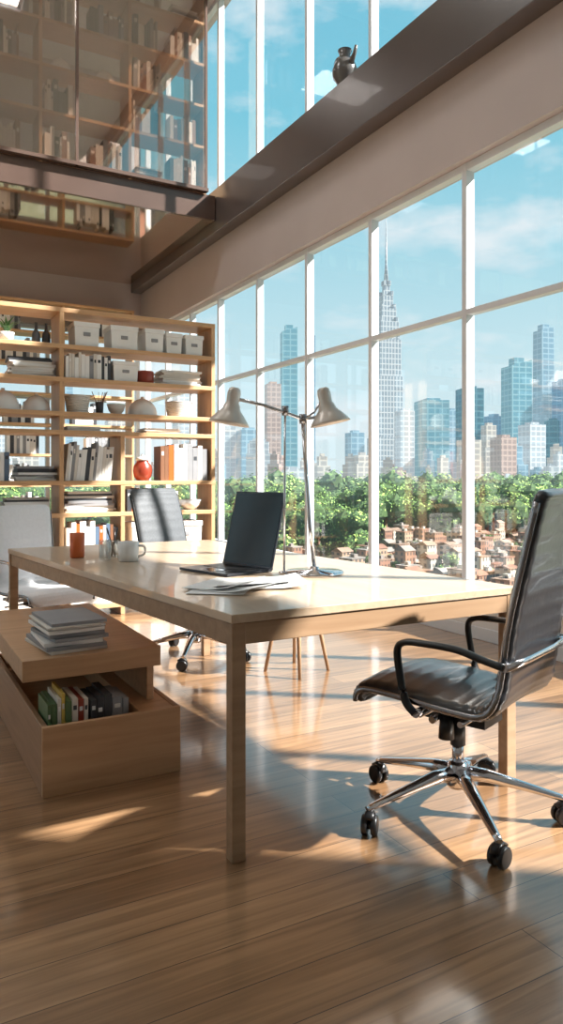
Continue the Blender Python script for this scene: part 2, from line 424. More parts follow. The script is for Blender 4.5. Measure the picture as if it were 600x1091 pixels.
paper_stack('stack_of_magazines', 1.09, F+0.15, z, 0.36, 0.22, 9, 0.018, PALW, 5)
paper_stack('stack_of_magazines', 0.62, F+0.15, z, 0.36, 0.22, 7, 0.02, PALD, 6)
book_row('row_of_books', 1.345, 1.72, F, z, 0.17, 0.225, PALW, 7)
storage_box('storage_box', 1.74, 1.96, F, z, 0.17)
m = MB(); m.lathe([(0, 0), (0.07, 0), (0.078, 0.01), (0.078, 0.10), (0.072, 0.11), (0, 0.11)], 'red'); m.obj('red_canister', T=place(2.05, F+0.1, z))
paper_stack('stack_of_papers', 2.37, F+0.15, z, 0.40, 0.22, 10, 0.013, PALW, 8)
z = 1.697
dome('serving_dome', 0.88, F+0.14, z, 0.13, 0.18)
dome('serving_dome', 1.14, F+0.14, z, 0.11, 0.15)
basket('woven_basket', 1.47, F+0.13, z, 0.10, 0.15)
m = MB()
m.lathe([(0, 0), (0.03, 0), (0.036, 0.10), (0.032, 0.10), (0.027, 0.005), (0, 0.005)], 'dgrey')
r = R(4)
for i in range(7):
    a = r.uniform(0, 6.28); m.tube([(0, 0, 0.01), (0.03*math.cos(a), 0.03*math.sin(a), 0.1), (0.07*math.cos(a), 0.05*math.sin(a), 0.19)], 0.003, 'brown', n=6)
m.obj('brush_holder', T=place(1.65, F+0.1, z))
bowl('ceramic_bowl', 1.80, F+0.12, z, 0.08, 0.09, 'cream')
dome('serving_dome', 2.04, F+0.14, z, 0.13, 0.17)
basket('woven_basket', 2.38, F+0.14, z, 0.12, 0.14)
z = 1.545
paper_stack('stack_of_papers', 1.50, F+0.15, z, 0.30, 0.22, 3, 0.012, PALW, 51)
paper_stack('stack_of_papers', 2.20, F+0.15, z, 0.34, 0.22, 3, 0.014, PALW, 52)
z = 1.131
book_row('row_of_books', 0.74, 0.92, F, z, 0.22, 0.30, PALM, 12)
paper_stack('stack_of_papers', 1.12, F+0.15, z, 0.32, 0.22, 7, 0.016, PALW, 13)
book_row('row_of_books', 1.34, 1.72, F, z, 0.25, 0.33, PALW, 14, lean=0.10)
paper_stack('stack_of_papers', 0.42, F+0.15, z, 0.34, 0.22, 8, 0.02, PALD, 15)
pot('lidded_pot', 2.03, F+0.1, z, 0.085, 0.23, 'red', 'white')
book_row('row_of_binders', 2.16, 2.28, F, z, 0.29, 0.31, ['orange', 'brown'], 16, T0=0.03, T1=0.05)
book_row('row_of_binders', 2.285, 2.60, F, z, 0.28, 0.33, PALG, 17, T0=0.03, T1=0.05)
z = 0.868
paper_stack('stack_of_papers', 1.56, F+0.15, z, 0.42, 0.22, 9, 0.018, PALW, 18)
paper_stack('stack_of_papers', 1.05, F+0.15, z, 0.36, 0.22, 7, 0.018, PALW, 19)
book_row('row_of_books', 1.86, 2.32, F, z, 0.16, 0.20, PALM, 20)
bowl('ceramic_bowl', 2.48, F+0.12, z, 0.11, 0.09)
book_row('row_of_books', 0.2, 0.8, F, z, 0.16, 0.21, PALW, 24)
book_row('row_of_books', 0.2, 1.25, F, 0.551, 0.18, 0.25, PALM, 21)
book_row('row_of_books', 1.35, 1.76, F, 0.551, 0.18, 0.25, PALM, 22)
storage_box('storage_box', 1.90, 2.2, F, 0.551, 0.22)
storage_box('storage_box', 2.25, 2.55, F, 0.551, 0.22, c='cream')
storage_box('storage_box', 0.25, 0.65, F, 0.101, 0.34)
storage_box('storage_box', 0.75, 1.15, F, 0.101, 0.34, c='cream')
storage_box('storage_box', 1.38, 1.74, F, 0.101, 0.34)
book_row('row_of_binders', 1.86, 2.58, F, 0.101, 0.30, 0.34, PALG, 23, T0=0.04, T1=0.06)

# far bookcase at back wall, added to show mirrored in the slab
FZ = [0.10, 0.6, 1.05, 1.5, 1.95, 2.4, 2.85, 3.3, 3.75]
bookcase('reflection_bookcase', -3.0, 3.5, 11.1, 0.36, FZ, [(x, 0, 3.75) for x in (-2.98, -1.9, -0.82, 0.26, 1.34, 2.42, 3.48)])
k = 100
for zi in FZ[:-1]:
    rr = R(k)
    for xx in (-2.9, -1.8, -0.72, 0.36, 1.44, 2.52):
        if rr.random() < 0.6:
            a = rr.uniform(0, 0.3); book_row('row_of_books', xx+a, xx+a+rr.uniform(0.3, 0.6), 11.14, zi+0.001, 0.24, 0.34, PALW, k, T0=0.03, T1=0.06)
        k += 1
# solid bookcase added in place of one mirrored in the ceiling
MZ = [4.66, 5.18, 5.68, 6.18, 6.68, 7.2]
bookcase('mirror_image_bookcase', -5.0, 3.50, 8.24, 0.36, MZ, [(x, 4.575, 7.2) for x in (-4.98, -3.9, -2.8, -1.7, -0.6, 0.5, 1.55, 2.55, 3.48)])
for zi in MZ[:-1]:
    rr = R(k)
    for xx in (-0.55, -0.1, 0.55, 1.05, 1.6, 2.1, 2.6, 3.05):
        q_ = rr.random(); w_ = rr.uniform(0.28, 0.40)
        if q_ < 0.62:
            book_row('row_of_books', xx, xx+w_, 8.28, zi+0.001, 0.22, 0.38, PALW+['brown'], k, T0=0.02, T1=0.06)
        elif q_ < 0.80:
            paper_stack('stack_of_magazines', xx+0.2, 8.43, zi+0.001, 0.34, 0.24, 8, 0.02, PALW, k)
        elif q_ < 0.90:
            dome('serving_dome', xx+0.2, 8.43, zi+0.001, 0.13, 0.2)
        k += 1

# jug added on beam in place of a mirrored one
m = MB()
m.lathe([(0, 0), (0.06, 0), (0.065, 0.02), (0.11, 0.09), (0.115, 0.15), (0.09, 0.22), (0.055, 0.26), (0.05, 0.29), (0.065, 0.33), (0.06, 0.33), (0.045, 0.29), (0, 0.28)], 'jug')
m.tube(spline([(0, 0.05, 0.31), (0, 0.14, 0.31), (0, 0.17, 0.23), (0, 0.10, 0.14)], 6), 0.012, 'jug')
m.tube([(0, -0.09, 0.17), (0, -0.15, 0.23), (0, -0.18, 0.29)], [0.028, 0.018, 0.014], 'jug')
m.obj('mirror_image_jug', T=place(3.685, 5.50, 4.671))

# ------------------------------------------------------------------ table
N = (0.927, 1.99); Rr = (2.115, 1.99); FR = (1.90, 4.45); FL = (0.655, 4.45)
m = MB()
def quad(z, ins=0.0):
    out = []
    for p, (sx, sy) in zip((N, Rr, FR, FL), ((1, 1), (-1, 1), (-1, -1), (1, -1))):
        out.append((p[0]+sx*ins, p[1]+sy*ins, z))
    return out
m.hexa(quad(0.722), quad(0.75), 'table')
q = quad(0.722, 0.006)
def apron(a, b, nx, ny):
    t = 0.022
    bz, tz = 0.655, 0.721
    P = [(a[0], a[1]), (b[0], b[1]), (b[0]+nx*t, b[1]+ny*t), (a[0]+nx*t, a[1]+ny*t)]
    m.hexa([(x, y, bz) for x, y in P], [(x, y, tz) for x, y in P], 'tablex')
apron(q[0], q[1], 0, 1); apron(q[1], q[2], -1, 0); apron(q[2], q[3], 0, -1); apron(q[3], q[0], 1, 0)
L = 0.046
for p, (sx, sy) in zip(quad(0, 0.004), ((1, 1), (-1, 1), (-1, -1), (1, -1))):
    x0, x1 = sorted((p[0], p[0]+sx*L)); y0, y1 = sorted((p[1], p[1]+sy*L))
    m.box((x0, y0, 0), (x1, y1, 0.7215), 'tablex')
m.obj('conference_table', bevel=0.003)

# ------------------------------------------------------------------ office chairs
def office_chair(name, x, y, rz, back_top=1.12, seatmat='leather', backmat='leather', base0=175.0, mesh=False, hw=0.23, arms=True, armmat='plastic'):
    m = MB()
    prof = [(0.265, 0.385), (0.262, 0.42), (0.22, 0.442), (0.08, 0.438), (-0.10, 0.425), (-0.19, 0.432), (-0.235, 0.48), (-0.255, 0.58), (-0.275, 0.72), (-0.315, 0.90), (-0.355, back_top-0.05), (-0.372, back_top)]
    if back_top < 1.0:
        prof = prof[:9]+[(-0.30, back_top-0.06), (-0.315, back_top)]
    P = spline([(a, 0, b) for a, b in prof], 9)
    rings = []; n = len(P)
    for i, p in enumerate(P):
        d = (P[min(i+1, n-1)]-P[max(i-1, 0)]).normalized(); nn = Vector((-d.z, 0, d.x))
        t = 0.019+0.003*abs(math.sin(i*math.pi/3))
        w = hw
        if i > n-9: w = hw*(0.80+0.2*math.sqrt(max(0, 1-((i-(n-9))/9.0)**2)))
        if i < 6: w = hw*(0.9+0.1*i/6)
        if p.z > 0.5: w *= 0.95
        if i in (0, n-1): t *= 0.4
        ring = []
        for (a, b) in ((-1, -0.35), (-0.94, -0.9), (-0.8, -1), (-0.3, -1), (0.3, -1), (0.8, -1), (0.94, -0.9), (1, -0.35), (1, 0.35), (0.94, 0.9), (0.8, 1), (0.3, 1), (-0.3, 1), (-0.8, 1), (-0.94, 0.9), (-1, 0.35)):
            dish = -0.012*(1-a*a)
            q = p+nn*(t*b+dish); ring.append((q.x, a*w, q.z))
        rings.append(ring)
    cut = next(i for i, p in enumerate(P) if p.x < -0.2)
    m.loft(rings[:cut+1], seatmat); m.loft(rings[cut:], backmat)
    for sgn in (-1, 1):
        rail = []
        for i in range(2, n-6, 3):
            p = P[i]; w = hw*(0.95 if p.z > 0.5 else 1.0)+0.006
            rail.append((p.x, sgn*w, p.z))
        m.tube(rail, 0.006, 'steel' if not mesh else 'plastic', n=8, ra=0.010)
        if arms:
            ay = sgn*(hw+0.03)
            pts = [(0.02, 0, 0.405), (0.055, 0, 0.44), (0.075, 0, 0.52), (0.085, 0, 0.60), (0.06, 0, 0.628), (0.0, 0, 0.634), (-0.12, 0, 0.632), (-0.20, 0, 0.615), (-0.275, 0, 0.60)]
            sp = spline(pts, 6)
            m.tube([(q.x, ay, q.z) for q in sp], 0.017, armmat, n=10, ra=0.011)
            m.tube([(0.02, sgn*(hw-0.02), 0.405), (0.02, ay, 0.405)], 0.014, 'chrome', n=10)
            m.tube([(-0.272, sgn*(hw-0.03), 0.60), (-0.275, ay+sgn*0.004, 0.60)], 0.012, 'chrome', n=10)
    m.tube([(-0.283, -hw-0.03, 0.60), (-0.292, -0.1, 0.60), (-0.292, 0.1, 0.60), (-0.283, hw+0.03, 0.60)], 0.006, 'chrome', n=8, ra=0.012)
    m.tube([(0.02, -hw, 0.395), (0.02, hw, 0.395)], 0.010, 'chrome', n=8)
    m.tube([(-0.12, -hw, 0.392), (-0.12, hw, 0.392)], 0.010, 'chrome', n=8)
    m.box((-0.13, -0.07, 0.335), (0.09, 0.07, 0.395), 'plastic')
    m.tube([(0.03, 0.05, 0.36), (0.03, 0.13, 0.35)], 0.013, 'chrome', n=10)
    m.tube([(0.0, 0.085, 0.365), (0.0, 0.085, 0.285)], [0.022, 0.027], 'plastic', n=14)
    m.tube([(-0.05, -0.07, 0.36), (-0.06, -0.22, 0.35)], 0.006, 'chrome', n=8)
    m.tube([(0, 0, 0.34), (0, 0, 0.24)], 0.026, 'plastic', n=20)
    m.tube([(0, 0, 0.25), (0, 0, 0.17)], 0.020, 'chrome', n=20)
    m.lathe([(0, 0.185), (0.028, 0.185), (0.036, 0.17), (0.042, 0.11), (0.034, 0.095), (0, 0.095)], 'chrome')
    for i in range(5):
        a = math.radians(base0-rz+72*i); c, s_ = math.cos(a), math.sin(a)
        def pt(r, z): return (r*c, r*s_, z)
        m.tube([pt(0.02, 0.145), pt(0.10, 0.14), pt(0.22, 0.115), pt(0.335, 0.088), pt(0.362, 0.082)], [0.024, 0.023, 0.018, 0.014, 0.011], 'chrome', n=12, ra=[0.026, 0.022, 0.015, 0.011, 0.008])
        m.tube([pt(0.35, 0.085), pt(0.35, 0.045)], 0.008, 'chrome', n=8)
        a2 = a+0.9+i*1.3
        T = Matrix.Translation(pt(0.35, 0.033)) @ Matrix.Rotation(a2, 4, 'Z')
        for sg in (-1, 1):
            m.tube([(0.008, sg*0.006, 0), (0.008, sg*0.012, 0), (0.008, sg*0.022, 0), (0.008, sg*0.026, 0)], [0.030, 0.033, 0.033, 0.028], 'plastic', n=22, T=T, up=(0, 0, 1))
        m.tube([(0.008, -0.008, 0), (0.008, 0.008, 0)], 0.014, 'plastic', n=12, T=T)
        m.tube([(-0.022, 0, 0.012), (-0.014, 0, 0.034), (0.010, 0, 0.040), (0.032, 0, 0.028)], 0.016, 'plastic', n=10, ra=0.006, T=T)
    return m.obj(name, T=place(x, y, 0, rz))

office_chair('office_chair', 1.753, 1.919, 111.4)
office_chair('office_chair', 1.80, 4.42, -62, back_top=1.08, backmat='greymesh', mesh=True, base0=20)
office_chair('office_chair', 0.92, 4.82, -75, back_top=0.97, seatmat='whitemesh', backmat='whitemesh', base0=40, arms=True, armmat='chrome', hw=0.205)

# stool behind table
m = MB()
m.lathe([(0, 0.43), (0.15, 0.43), (0.16, 0.44), (0.16, 0.455), (0.15, 0.465), (0, 0.465)], 'tablex')
for a in (45, 135, 225, 315):
    c, s_ = math.cos(math.radians(a)), math.sin(math.radians(a))
    m.tube([(0.10*c, 0.10*s_, 0.435), (0.19*c, 0.19*s_, 0.0)], [0.015, 0.010], 'tablex', n=12)
m.obj('wooden_stool', T=place(2.2, 3.8, 0, 20))

# ------------------------------------------------------------------ low storage unit under table
m = MB()
x0, x1, y0, y1 = 0.52, 1.05, 2.73, 4.0
t = 0.022
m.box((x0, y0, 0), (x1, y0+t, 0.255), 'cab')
m.box((x0, y0+t, 0), (x0+t, y1, 0.255), 'cabshade'); m.box((x1-t, y0+t, 0), (x1, y1, 0.255), 'cabshade')
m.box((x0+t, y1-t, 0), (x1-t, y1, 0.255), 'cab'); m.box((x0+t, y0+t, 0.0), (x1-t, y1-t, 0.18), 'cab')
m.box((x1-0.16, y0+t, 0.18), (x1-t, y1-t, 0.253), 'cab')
ux0, ux1, uy0 = 0.47, 1.01, 2.85
m.box((ux0, uy0, 0.395), (ux1, y1, 0.475), 'cab')
m.box((ux1-0.05, uy0+0.03, 0.253), (ux1-0.02, y1-0.03, 0.396), 'cab')
m.box((x0+0.03, y1-0.25, 0.253), (x1-0.1, y1-0.05, 0.396), 'cab')
m.obj('low_storage_unit', bevel=0.003)
book_row('row_of_books', 0.55, 0.70, 2.79, 0.181, 0.13, 0.175, ['green', 'yellow', 'red', 'cream'], 31, d=0.2, T0=0.012, T1=0.024)
book_row('row_of_books', 0.71, 0.87, 2.79, 0.181, 0.12, 0.17, ['grey', 'dgrey', 'white', 'dgrey'], 32, d=0.2, T0=0.02, T1=0.04)
paper_stack('stack_of_magazines', 0.68, 3.06, 0.476, 0.24, 0.33, 9, 0.012, ['white', 'cream', 'grey', 'white'], 33, rz=4)

# ------------------------------------------------------------------ laptop
def v(a): return Vector(a)
A = v((1.412, 3.123, 0.757)); B = v((1.497, 2.80, 0.757)); dn = v((-0.967, -0.254, 0))
m = MB()
def slab8(a, b, d, t, mat, up=v((0, 0, 1))):
    P = [a, b, b+d, a+d]
    m.hexa([p-up*t/2 for p in P], [p+up*t/2 for p in P], mat)
slab8(A, B, dn*0.25, 0.010, 'laptop')
h = (B-A).normalized()
slab8(A+h*0.03+dn*0.04+v((0, 0, 0.0055)), B-h*0.03+dn*0.04+v((0, 0, 0.0055)), dn*0.10, 0.002, 'plastic')
slab8(A+h*0.11+dn*0.16+v((0, 0, 0.0055)), B-h*0.11+dn*0.16+v((0, 0, 0.0055)), dn*0.07, 0.001, 'screen')
up = (v((0, 0, 1))*0.33-dn*0.085)
nn = up.cross(B-A).normalized()
if nn.dot(dn) < 0: nn = -nn
A2 = A+v((0, 0, 0.006)); B2 = B+v((0, 0, 0.006))
slab8(A2, B2, up, 0.007, 'laptop', nn)
slab8(A2+h*0.008+up*0.03+nn*0.004, B2-h*0.008+up*0.03+nn*0.004, up*0.95, 0.001, 'screen', nn)
m.tube([A+v((0, 0, 0.006)), B+v((0, 0, 0.006))], 0.006, 'laptop', n=10)
m.obj('laptop', bevel=0.0015)

# loose papers, fanned in front of the laptop and lamp
m = MB(); r = R(9)
for i, (ox, oy, rz_) in enumerate(((0, 0, -70), (-0.05, -0.03, -38), (0.06, 0.01, -95), (0.02, -0.06, -60), (0.17, -0.02, -20), (-0.02, 0.03, -50))):
    T = place(ox, oy, 0.0013*i, rz_)
    nx = 8; vs = []; fs = []
    for a in range(nx+1):
        for b in (0, 1):
            x = -0.105+0.21*a/nx; lift = 0.05*max(0, (a/nx-0.5))**1.6*(1 if i > 1 else 0.1)
            vs.append((x, -0.148+0.296*b, lift)) 
    top = len(vs)
    vs += [(x, y, z+0.0008) for (x, y, z) in vs]
    for a in range(nx):
        fs.append((2*a, 2*a+1, 2*a+3, 2*a+2)); fs.append((top+2*a, top+2*a+2, top+2*a+3, top+2*a+1))
        fs.append((2*a, 2*a+2, top+2*a+2, top+2*a)); fs.append((2*a+1, top+2*a+1, top+2*a+3, 2*a+3))
    fs.append((0, top, top+1, 1)); fs.append((2*nx, 2*nx+1, top+2*nx+1, top+2*nx))
    m.add(vs, fs, 'white', False, T)
m.obj('loose_papers', T=place(1.17, 2.50, 0.751, 0))

def mug(name, x, y, r, h, c, rz=0, handle=True):
    m = MB()
    m.lathe([(0, 0), (r*0.88, 0), (r*0.95, 0.004), (r, h), (r*0.93, h), (r*0.88, 0.01), (0, 0.008)], c)
    if handle: m.tube(spline([(r*0.95, 0, h*0.8), (r*1.5, 0, h*0.75), (r*1.55, 0, h*0.4), (r*0.93, 0, h*0.22)], 6), 0.006, c, n=8)
    return m.obj(name, T=place(x, y, 0.7505, rz))
mug('orange_mug', 0.893, 3.784, 0.038, 0.125, 'orange', 100, handle=True)
mug('coffee_mug', 1.075, 3.505, 0.052, 0.095, 'ceramic', -30)
mug('glass_tumbler', 0.985, 3.60, 0.03, 0.10, 'glasscup', 0, handle=False)
m = MB()
m.lathe([(0, 0), (0.034, 0), (0.034, 0.085), (0.031, 0.085), (0.031, 0.004), (0, 0.004)], 'glasscup')
for i, (a, b, c) in enumerate(((0.02, 0.01, 'dgrey'), (-0.02, 0.012, 'plastic'), (0.0, -0.022, 'brown'))):
    m.tube([(-a*0.5, -b*0.5, 0.006), (a*1.4, b*1.4, 0.15)], 0.0035, c, n=6)
m.obj('pencil_cup', T=place(1.06, 3.72, 0.7505))

# ------------------------------------------------------------------ double-headed desk lamp
m = MB()
bx, by = 1.633, 2.67
Rv = v((0.8757, -0.4828, 0))
def lp(a, z): return v((bx, by, 0.75))+Rv*a+v((0, 0, z))
m.lathe([(0, 0), (0.125, 0), (0.128, 0.004), (0.122, 0.012), (0.02, 0.018), (0.018, 0.03), (0, 0.03)], 'chrome', c=(bx, by, 0.7505))
m.tube([lp(0, 0.02), lp(-0.02, 0.2), lp(-0.05, 0.66)], 0.0085, 'chrome', n=14)
m.tube([lp(-0.13, 0.0), lp(-0.128, 0.3), lp(-0.125, 0.70)], 0.005, 'chrome', n=12)
m.lathe([(0, 0), (0.022, 0), (0.022, 0.008), (0, 0.008)], 'chrome', c=tuple(lp(-0.13, 0.0005)))
m.tube([lp(-0.33, 0.745), lp(-0.22, 0.72), lp(-0.05, 0.66), lp(0.03, 0.67)], 0.0075, 'chrome', n=12)
m.tube([lp(-0.05, 0.655), lp(0.0, 0.69), lp(0.03, 0.74)], 0.005, 'chrome', n=10)
for z_, a_ in ((0.66, -0.05), (0.695, -0.125)): m.tube([lp(a_, z_-0.02), lp(a_, z_+0.02)], 0.015, 'steel', n=14)
def head(a, z, tilt):
    T = Matrix.Translation(lp(a, z)) @ Matrix.Rotation(math.radians(tilt), 4, v((0.4828, 0.8757, 0)))
    m.lathe([(0.0, 0.095), (0.016, 0.095), (0.025, 0.088), (0.029, 0.07), (0.027, 0.03), (0.034, 0.02), (0.040, 0.0), (0.060, -0.022), (0.082, -0.05), (0.088, -0.062), (0.082, -0.060), (0.056, -0.026), (0.036, -0.006), (0.0, 0.0)], 'lampshade', T=T, n=32)
    m.tube([(0, 0, 0.01), (0, 0, -0.03), (0, 0, -0.05)], [0.012, 0.022, 0.010], 'ceramic', n=14, T=T)
head(-0.355, 0.70, 10); head(0.055, 0.70, -12)
m.obj('desk_lamp')

# ------------------------------------------------------------------ outdoors
S_, C_ = 0.4828, 0.8757
def geo(u, d): return (S_*d+C_*u*d, C_*d-S_*u*d)
GZ = -25.0
m = MB(); m.box((-2500, -1500, GZ-1), (3500, 3500, GZ), 'ground'); m.obj('city_ground')

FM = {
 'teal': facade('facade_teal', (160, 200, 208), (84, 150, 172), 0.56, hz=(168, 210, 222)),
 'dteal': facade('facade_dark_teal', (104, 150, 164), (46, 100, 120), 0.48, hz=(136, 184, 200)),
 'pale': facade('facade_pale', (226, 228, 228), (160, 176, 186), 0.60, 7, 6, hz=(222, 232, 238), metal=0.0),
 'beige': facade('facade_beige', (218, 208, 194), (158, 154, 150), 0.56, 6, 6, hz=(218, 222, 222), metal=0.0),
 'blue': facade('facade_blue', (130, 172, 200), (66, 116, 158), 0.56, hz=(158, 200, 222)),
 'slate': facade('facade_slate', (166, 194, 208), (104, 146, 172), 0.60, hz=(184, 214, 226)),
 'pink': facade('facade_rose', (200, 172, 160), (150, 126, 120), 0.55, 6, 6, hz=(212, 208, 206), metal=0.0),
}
def tower_into(mb, u, w, ztop, d, mat, tiers=((1, 1),), rot=20, taper=0.0, slant=0.0, T=None):
    mt = FM[mat]; z = GZ; H = ztop-GZ
    for (sc, fz) in tiers:
        z1 = GZ+H*fz; a = w*sc/2; b = a; a1 = a*(1-taper); b1 = b*(1-taper)
        mb.hexa([(-a, -b, z), (a, -b, z), (a, b, z), (-a, b, z)], [(-a1, -b1, z1), (a1, -b1, z1+slant), (a1, b1, z1+slant), (-a1, b1, z1)], mt, T)
        z = z1
    mb.box((-a*0.5, -b*0.5, z-1), (a*0.5, b*0.5, z+3+slant), mt, T)
def tower(u, w, ztop, d, mat, **k):
    x, y = geo(u, d); mb = MB(); tower_into(mb, u, w, ztop, d, mat, **k)
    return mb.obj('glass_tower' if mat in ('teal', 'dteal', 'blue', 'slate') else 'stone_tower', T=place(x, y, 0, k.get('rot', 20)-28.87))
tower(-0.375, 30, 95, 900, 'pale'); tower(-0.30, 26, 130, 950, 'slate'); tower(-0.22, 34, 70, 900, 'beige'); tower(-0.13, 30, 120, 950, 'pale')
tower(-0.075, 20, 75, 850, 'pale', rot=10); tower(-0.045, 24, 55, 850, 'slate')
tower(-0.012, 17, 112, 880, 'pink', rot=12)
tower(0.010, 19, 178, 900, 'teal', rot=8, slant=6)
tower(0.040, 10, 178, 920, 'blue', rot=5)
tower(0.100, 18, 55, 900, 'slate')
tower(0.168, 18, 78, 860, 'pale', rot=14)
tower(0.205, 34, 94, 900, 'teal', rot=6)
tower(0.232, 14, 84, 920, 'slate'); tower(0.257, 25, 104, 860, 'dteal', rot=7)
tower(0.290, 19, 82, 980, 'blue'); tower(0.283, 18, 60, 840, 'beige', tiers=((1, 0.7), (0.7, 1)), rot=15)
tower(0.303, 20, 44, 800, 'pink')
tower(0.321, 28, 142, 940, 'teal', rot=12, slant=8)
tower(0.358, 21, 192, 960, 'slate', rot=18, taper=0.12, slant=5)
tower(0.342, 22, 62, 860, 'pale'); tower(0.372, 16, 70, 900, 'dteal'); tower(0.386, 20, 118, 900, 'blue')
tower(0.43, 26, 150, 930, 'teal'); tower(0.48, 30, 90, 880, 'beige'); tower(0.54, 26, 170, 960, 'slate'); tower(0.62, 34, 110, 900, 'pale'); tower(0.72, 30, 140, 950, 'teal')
r = R(77); mb = MB()
for i in range(130):
    u = -0.42+0.0077*i+r.uniform(-0.004, 0.004); d = r.uniform(740, 880)
    x, y = geo(u, d); ro = r.uniform(-15, 25)
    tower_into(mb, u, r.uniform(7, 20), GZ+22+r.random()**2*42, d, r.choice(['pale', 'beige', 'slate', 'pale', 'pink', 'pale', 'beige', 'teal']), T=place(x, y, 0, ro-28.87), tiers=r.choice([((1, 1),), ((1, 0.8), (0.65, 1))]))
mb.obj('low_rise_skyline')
# spire tower
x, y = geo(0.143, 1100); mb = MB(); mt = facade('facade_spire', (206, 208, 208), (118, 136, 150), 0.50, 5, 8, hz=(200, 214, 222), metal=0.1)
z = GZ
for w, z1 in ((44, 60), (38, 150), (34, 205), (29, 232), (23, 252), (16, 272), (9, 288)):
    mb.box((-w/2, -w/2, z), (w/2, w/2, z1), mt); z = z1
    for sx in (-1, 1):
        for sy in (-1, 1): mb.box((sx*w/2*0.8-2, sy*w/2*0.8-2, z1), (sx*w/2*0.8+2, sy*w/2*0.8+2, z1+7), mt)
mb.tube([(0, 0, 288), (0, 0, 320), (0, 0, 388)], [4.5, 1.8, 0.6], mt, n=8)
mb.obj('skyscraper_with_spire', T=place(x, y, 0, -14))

def ico(sub=1):
    bm = bmesh.new(); bmesh.ops.create_icosphere(bm, subdivisions=sub, radius=1)
    vs = [vv.co.copy() for vv in bm.verts]; fs = [[q.index for q in f.verts] for f in bm.faces]; bm.free(); return vs, fs
IV, IF = ico(1)
def trees(name, n, d0, d1, s0, s1, leaves, seed, hk, u0=-0.42, u1=0.62, blobs=3, lw=(0.07, 0.15), edge=None, pre=''):
    m = MB(); r = R(seed); LM = [m.mat(pre+'leafA'), m.mat(pre+'leafB'), m.mat(pre+'leafC')]
    for i in range(n):
        u = r.uniform(u0, u1); dd0 = edge(u) if edge else d0
        d = dd0+(r.random()**1.1)*(d1-dd0); x, y = geo(u, d)
        s = r.uniform(s0, s1); cz = GZ+s*hk*r.uniform(0.8, 1.35)
        tone = r.choice(((0, 0, 1), (0, 0, 0, 1), (0, 1, 1, 2), (1, 1, 2), (1, 2, 2), (0, 1, 2)))
        m.tube([(x, y, GZ), (x, y, cz)], s*0.06, 'roof3', n=5)
        for k in range(blobs):
            ox, oy, oz = r.uniform(-s*.5, s*.5), r.uniform(-s*.5, s*.5), r.uniform(-0.3, 0.6)*s
            rr = s*r.uniform(0.4, 0.62)
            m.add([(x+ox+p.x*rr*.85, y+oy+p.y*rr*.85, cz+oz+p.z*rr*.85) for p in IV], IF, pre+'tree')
            for j in range(leaves):
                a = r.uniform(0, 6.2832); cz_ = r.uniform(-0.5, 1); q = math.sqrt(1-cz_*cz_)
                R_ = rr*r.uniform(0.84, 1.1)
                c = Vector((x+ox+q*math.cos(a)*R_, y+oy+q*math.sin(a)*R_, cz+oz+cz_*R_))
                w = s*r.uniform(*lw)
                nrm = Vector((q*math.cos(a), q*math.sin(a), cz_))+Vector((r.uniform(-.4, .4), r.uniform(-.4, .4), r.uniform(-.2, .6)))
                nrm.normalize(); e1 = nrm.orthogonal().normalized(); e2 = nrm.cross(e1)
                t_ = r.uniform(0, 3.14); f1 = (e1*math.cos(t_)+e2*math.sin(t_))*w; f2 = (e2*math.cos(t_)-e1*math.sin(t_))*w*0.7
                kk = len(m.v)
                tt = LM[2] if cz_ < 0 else LM[r.choice(tone)]  # crown undersides always get the dark leaf, shade put into the colour
                m.v += [c-f1, c+f2, c+f1, c-f2]; m.f.append([kk, kk+1, kk+2, kk+3]); m.mi.append(tt); m.sm.append(False)
    return m.obj(name, recalc=False)
edge = lambda u: 205 if u < 0.08 else (205+(u-0.08)*900 if u < 0.17 else 286)
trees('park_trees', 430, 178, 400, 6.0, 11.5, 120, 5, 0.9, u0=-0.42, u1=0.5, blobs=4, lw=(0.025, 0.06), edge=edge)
trees('distant_park_trees', 520, 405, 700, 9.0, 15.0, 50, 25, 0.85, u0=-0.42, u1=0.5, lw=(0.05, 0.10), pre='f')
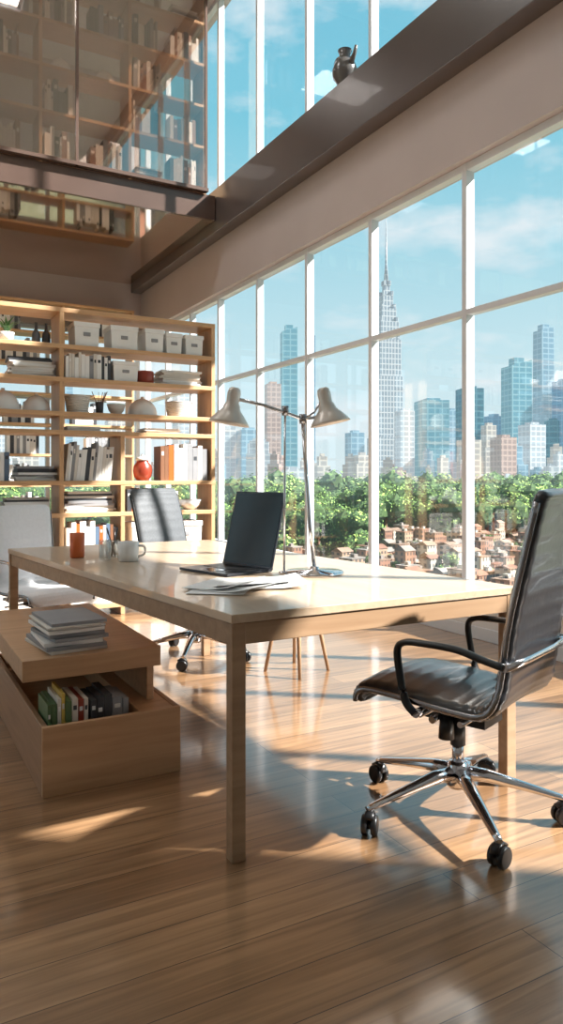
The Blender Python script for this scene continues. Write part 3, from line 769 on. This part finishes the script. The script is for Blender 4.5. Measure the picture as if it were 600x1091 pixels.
# town: buildings along a street grid
m = MB(); r = R(6)
ga = math.radians(12)
gx, gy = Vector((math.cos(ga), math.sin(ga), 0)), Vector((-math.sin(ga), math.cos(ga), 0))
for i in range(-20, 90):
    for j in range(-10, 80):
        if i % 5 == 4 or j % 6 == 5: continue      # streets
        P0 = gx*(i*4.6)+gy*(j*4.2+30)
        d = P0.x*S_+P0.y*C_; rr_ = P0.x*C_-P0.y*S_
        if d < 84: continue
        u = rr_/d
        if u < -0.20 or u > 0.52 or d > edge(u)-6: continue
        w, dp = r.uniform(3.3, 4.5), r.uniform(3.0, 4.1)
        h = r.choice((2.4, 3.2, 3.2, 4.6, 6.0, 7.6))*r.uniform(0.85, 1.15)
        T = Matrix.Translation((P0.x, P0.y, GZ)) @ Matrix.Rotation(ga, 4, 'Z')
        rf = r.choice(['roof', 'roof2', 'roof3', 'roof', 'roof3']); hw_ = r.choice(['housew', 'houset', 'housel', 'housew'])
        m.box((-w/2, -dp/2, 0), (w/2, dp/2, h), hw_, T)
        if r.random() < 0.35:
            k = h+r.uniform(0.6, 1.2)
            m.add([(-w/2-.2, -dp/2-.2, h), (w/2+.2, -dp/2-.2, h), (w/2+.2, dp/2+.2, h), (-w/2-.2, dp/2+.2, h), (-w/2, 0, k), (w/2, 0, k)], [(0, 1, 5, 4), (2, 3, 4, 5), (0, 4, 3), (1, 2, 5)], rf, False, T)
        else:
            m.box((-w/2-.1, -dp/2-.1, h), (w/2+.1, dp/2+.1, h+.25), rf, T)
            ox = r.uniform(-.2, .2)*w
            m.box((ox-w/7, -dp/7, h+.25), (ox+w/7, dp/7, h+1.0), 'housel' if r.random() < .5 else 'roof2', T)
m.obj('town_rooftops', recalc=False)
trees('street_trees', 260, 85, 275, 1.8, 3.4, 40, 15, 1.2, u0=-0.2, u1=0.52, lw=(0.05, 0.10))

# ------------------------------------------------------------------ world, sun, camera
w = bpy.data.worlds.new('sky'); scene.world = w; w.use_nodes = True
nt = w.node_tree; bg = nt.nodes['Background']
tc = nt.nodes.new('ShaderNodeTexCoord'); sp = nt.nodes.new('ShaderNodeSeparateXYZ')
nt.links.new(tc.outputs['Generated'], sp.inputs[0])
rp = nt.nodes.new('ShaderNodeValToRGB'); cr = rp.color_ramp
cr.elements[0].position = 0.0; cr.elements[0].color = lin((226, 240, 243))
cr.elements[1].position = 1.0; cr.elements[1].color = lin((104, 170, 208))
e = cr.elements.new(0.18); e.color = lin((200, 232, 240)); e = cr.elements.new(0.44); e.color = lin((130, 206, 226))
nt.links.new(sp.outputs['Z'], rp.inputs['Fac'])
mp = nt.nodes.new('ShaderNodeMapping'); mp.inputs['Scale'].default_value = (2.6, 2.6, 6.5); mp.inputs['Location'].default_value = (0.7, 0.3, 0.4)
n = nt.nodes.new('ShaderNodeTexNoise'); n.inputs['Scale'].default_value = 2.2; n.inputs['Detail'].default_value = 9; n.inputs['Roughness'].default_value = 0.55
nt.links.new(tc.outputs['Generated'], mp.inputs['Vector']); nt.links.new(mp.outputs['Vector'], n.inputs['Vector'])
cl = nt.nodes.new('ShaderNodeValToRGB'); cl.color_ramp.elements[0].position = 0.50; cl.color_ramp.elements[1].position = 0.68
cl.color_ramp.elements[0].color = (0, 0, 0, 1); cl.color_ramp.elements[1].color = (0.8, 0.8, 0.8, 1)
nt.links.new(n.outputs['Fac'], cl.inputs['Fac'])
mx = nt.nodes.new('ShaderNodeMix'); mx.data_type = 'RGBA'
nt.links.new(cl.outputs['Color'], mx.inputs[0]); nt.links.new(rp.outputs['Color'], mx.inputs[6]); mx.inputs[7].default_value = lin((246, 248, 250))
nt.links.new(mx.outputs[2], bg.inputs['Color']); bg.inputs['Strength'].default_value = 1.12

sd = bpy.data.lights.new('sun', 'SUN'); sd.energy = 20.0; sd.angle = math.radians(1.2); sd.color = (1.0, 0.95, 0.88)
so = bpy.data.objects.new('sun', sd); scene.collection.objects.link(so)
el = math.radians(38); tr = v((-0.80*math.cos(el), 0.60*math.cos(el), -math.sin(el)))
so.rotation_euler = tr.to_track_quat('-Z', 'Y').to_euler(); so.location = (8, -8, 12)

cam = bpy.data.cameras.new('camera'); co = bpy.data.objects.new('camera', cam); scene.collection.objects.link(co)
co.location = (0, 0, 1.163); co.rotation_euler = (math.radians(90), 0, math.radians(-28.87))
cam.sensor_fit = 'HORIZONTAL'; cam.sensor_width = 36; cam.lens = 46.8; cam.shift_y = -0.0625
cam.clip_start = 0.05; cam.clip_end = 6000
scene.camera = co
scene.view_settings.view_transform = 'Standard'
